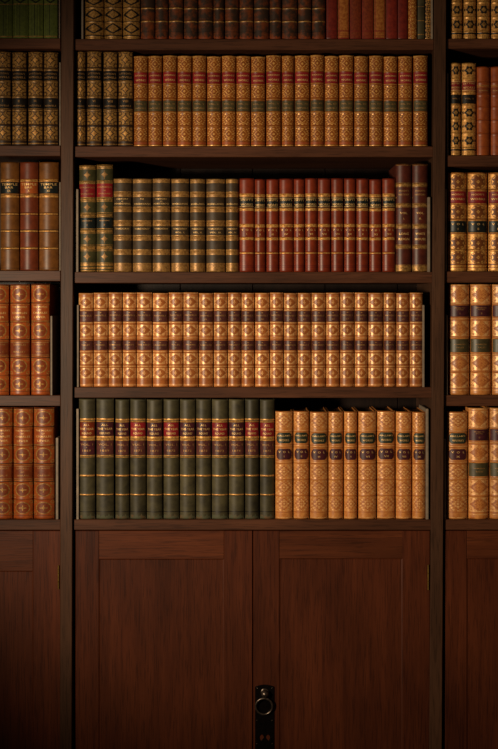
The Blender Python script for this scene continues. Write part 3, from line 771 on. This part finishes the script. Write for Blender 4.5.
# middle bay, third shelf
row('starred_olive', [(79.2, 96.2), (96.8, 113.4)], 164.6, 272, lambda i: (('CHRONICLES', 'OF', 'ENGLAND'), ('HISTORY', ROM[i + 1])),
    lambda i, n: ('tall olive book with gilt stars at the left end of the row', 'tall olive book with gilt stars, touching the banded umber books')[i], 'tall olive starred books', .3)
TH = [(('HISTORY', 'OF', 'PENDENNIS'), ('THACKERAY', '')), (('THE', '', 'VIRGINIANS'), ('THACKERAY', '')), (('HISTORY', 'OF', 'HENRY ESMOND'), ('THACKERAY', ''))] + \
     [(('', '', 'MISCELLANIES'), ('THACKERAY', 'VOL. %s.' % ROM[k])) for k in (1, 2, 3, 4)]
row('banded_umber', [(113.8, 132), (132.8, 152), (152.8, 170.6), (171.4, 189.2), (190, 205.6), (206.4, 225), (225.8, 239)], 178.2, 272, lambda i: TH[i],
    lambda i, n: 'dark umber book with broad gilt bands, %s of seven alike' % place(i, n), 'umber books with broad gilt bands', .4)
RE = [(239.5, 254), (254.6, 265.6), (266.3, 278.7), (279.3, 293), (293.5, 304.5), (305, 317), (317.5, 330.4), (331, 343.2), (343.8, 355.4), (356, 368.3), (369, 381.3), (382, 394.8)]
row('russet_calf', RE, 178.6, 272, lambda i: (("SWIFT'S", 'WORKS'), ('V  O  L', ROM[i + 1])),
    lambda i, n: 'red calf book with black two-line label, %s of twelve alike' % place(i, n), 'red calf books on the third shelf', .5)
row('tall_maroon', [(395.3, 411.3), (411.9, 427.6)], 163.8, 272, lambda i: (("KNIGHT'S", 'HISTORY'), ('VOL.', ROM[i + 1] + '.'), (('LONG', 'REIGN'), ('WHITE', 'HOUSE'))[i]),
    lambda i, n: ('tall maroon gilt-banded book beside the red calf books, left of a pair', 'tall maroon gilt-banded book beside the grey board, right of a pair')[i], 'tall maroon books', .2)

# middle bay, fourth shelf
TE = [79, 94, 108.8, 122.9, 137, 152.9, 168.8, 183.4, 198.9, 213.8, 227.8, 241.4, 255, 269.9, 283.7, 297.5, 311.4, 325.9, 339.8, 354.4, 367.9, 383.4, 396, 409.3]
TR = [93.6, 108.3, 122.4, 136.6, 152.4, 168, 183, 198.4, 213.2, 227.4, 241, 254.5, 269.4, 283.2, 297, 311, 325.5, 339.4, 353.8, 367.4, 382.7, 395.5, 408.9, 422.4]
STITLE = ['TALES', 'POEMS', 'ROMANCES', 'ESSAYS', 'THE ABBOT', 'LEGENDS']
row('tan_gilt', list(zip(TE, TR)), 292.8, 387.2, lambda i: (('-', 'NOVELS', ROM[i + 1]), ('-', STITLE[i % 6], ROM[i % 4 + 1])),
    lambda i, n: 'tan calf book with bright gilt panels, %s of twenty-four alike' % place(i, n), 'tan gilt books on the fourth shelf', .4)

# middle bay, bottom shelf
GE = [(79.2, 95.6), (96.6, 114.2), (115.5, 129.7), (130.4, 146.2), (147, 162.7), (163.6, 179.3), (180, 195.6), (196.2, 211.2), (211.9, 228), (228.8, 244.4), (245, 259), (259.9, 274.6)]
GS = ['green_rust', 'green_plum', 'green_plum', 'green_crimson', 'green_plum', 'green_crimson', 'green_plum', 'green_plum', 'green_crimson', 'green_plum', 'green_crimson', 'green_crimson']
GY = ['1869', '1869', '1870', '1871', '1871', '1872', '1872', '1873', '1873', '1874', '1875', '1875']
row(lambda i: GS[i], GE, 399.4, 519.6, lambda i: (('ALL', 'THE YEAR', 'ROUND'), ('VOL. ' + 'I', '-', GY[i])),
    lambda i, n: 'dark green cloth book lettered ALL THE YEAR ROUND, %s of twelve' % place(i, n), 'dark green books on the bottom shelf', .5)
HE = [(275.2, 292.6), (293.4, 309), (309.8, 327.6), (328.2, 343.2), (343.8, 357.2), (358, 376), (376.8, 394.8), (395.6, 411.4), (412, 425.4)]
row('light_calf', HE, 412, 519.6, lambda i: (("HALLAM'S", 'WORKS'), ('V  O  L', ROM[i + 1])),
    lambda i, n: 'light calf book with rounded green label, %s of nine in middle bay' % place(i, n), 'light calf books on the bottom shelf', .5)

# left bay
row('moss_cloth', [(-1.5, 13.4), (14, 28.8), (29.2, 44.2), (44.6, 58.2)], -62.5, 38.3, nothing,
    lambda i, n: 'moss green cloth book with vertical stripes, %s of four' % place(i, n), 'moss green striped books')
row('gilt_brown', [(-4, 11.8), (12.4, 27.4), (28.4, 43.6), (44, 58.8)], 51.2, 145.5, lambda i: LY(i + 1),
    lambda i, n: 'dark brown book with gilt stars, %s of four in left bay' % place(i, n), 'dark gilt-starred books in the left bay')
TB = ('brown_calf', 'redbrown_calf', 'brown_calf')
TL = ('golden brown calf book with black label, at the left edge, beside the red-brown one', 'red-brown calf book with orange label between two golden brown ones, left bay', 'golden brown calf book with chipped black label, right of the red-brown one')
for i, (a, b) in enumerate([(.6, 19.6), (20.4, 38.8), (39.4, 58.9)]):
    book(TB[i], a, b, 161.8, 270.6, (('TEMPLE', 'BAR', ('IX', 'X', 'XI')[i]),), TL[i], 'calf magazines in the left bay')
LV = ('THE WORKS', 'OF', 'CHARLES', 'LEVER')
row('terracotta', [(-10, 9.4), (10.6, 30.2), (31.4, 50.1)], 284.4, 395.4, lambda i: (LV, (('JACK HINTON', '', 'VOL. I'), ("CHARLES", "O'", "MALLEY"), ('HARRY', 'LORREQUER', 'VOL. I'))[i]),
    lambda i, n: 'terracotta book lettered CHARLES LEVER, %s of three in upper row' % place(i, n), 'terracotta books on the fourth shelf', .3)
row('terracotta', [(-6, 12.8), (13.8, 33.2), (34, 54.6)], 408.2, 519.6, lambda i: (LV, (('DAVENPORT', '', 'VOL. II'), ('LUTTRELL', 'OF', 'ARRAN'), ('SIR JASPER', '', 'CAREW'))[i]),
    lambda i, n: 'terracotta book lettered CHARLES LEVER, %s of three on bottom shelf' % place(i, n), 'terracotta books on the bottom shelf', .3)

# right bay
row('ring_stamped_tall', [(450, 462.2), (463, 475.6), (476.4, 489.2), (490.4, 503)], -63, 38.7, nothing,
    lambda i, n: 'pale gilt ring-stamped book, %s of four, top shelf of right bay' % place(i, n), 'ring-stamped books on the top shelf')
row('ring_stamped', [(449.6, 460.6), (461.2, 475.4)], 62.2, 155.4, lambda i: (('LETTERS', 'WORKS'), (('VOL. I', 'VOL. II')[i],)),
    lambda i, n: ('pale gilt book with dark rings and red label, beside the upright, slimmer of two', 'pale gilt book with dark rings and red label, beside the plain russet books')[i], 'ring-stamped books on the second shelf', .2)
row('plain_russet', [(476.2, 489.4), (490.2, 503.4)], 66.2, 155.4, lambda i: (('REMAINS',),),
    lambda i, n: ('plain russet leather book beside the ring-stamped books, second shelf of right bay', 'plain russet leather book at the right edge, second shelf of right bay')[i], 'plain russet books', .2)
row('hood_gilt', [(447.6, 466.4), (467.4, 487.2), (488, 507.8)], 172.2, 271.4, lambda i: (("HOOD'S", 'WORKS'), ('V  O  L', ROM[i + 1])),
    lambda i, n: 'gilt calf book with crimson title and black VOL label, %s of three, right bay' % place(i, n), 'gilt books with crimson labels in the right bay', .2)
row('gilt_honey_calf', [(448.6, 469.2), (470.2, 491), (491.8, 512.6)], 284.2, 395.2, lambda i: (('DRAMATIC', 'WORKS', ROM[i + 1]), ('COMEDIES', 'TALES')),
    lambda i, n: 'honey calf book with plum label, %s of three on fourth shelf of right bay' % place(i, n), 'honey calf books on the fourth shelf', .2)
book('light_calf', 446.9, 467.2, 412.2, 519.6, (("HALLAM'S", 'WORKS'), ('V  O  L', 'X')), 'light calf book with rounded green label standing alone of its kind in right bay', None)
row('gilt_honey_calf', [(468, 488.4), (489.2, 509.6)], 408.4, 519.6, lambda i: (('DRAMATIC', 'WORKS', ('II', 'III')[i]), ('COMEDIES', 'TALES')),
    lambda i, n: ('honey calf book with plum and olive labels, bottom shelf, beside the green-labelled one', 'honey calf book with plum label at the right edge of the bottom shelf')[i], 'honey calf books on the bottom shelf', .2)
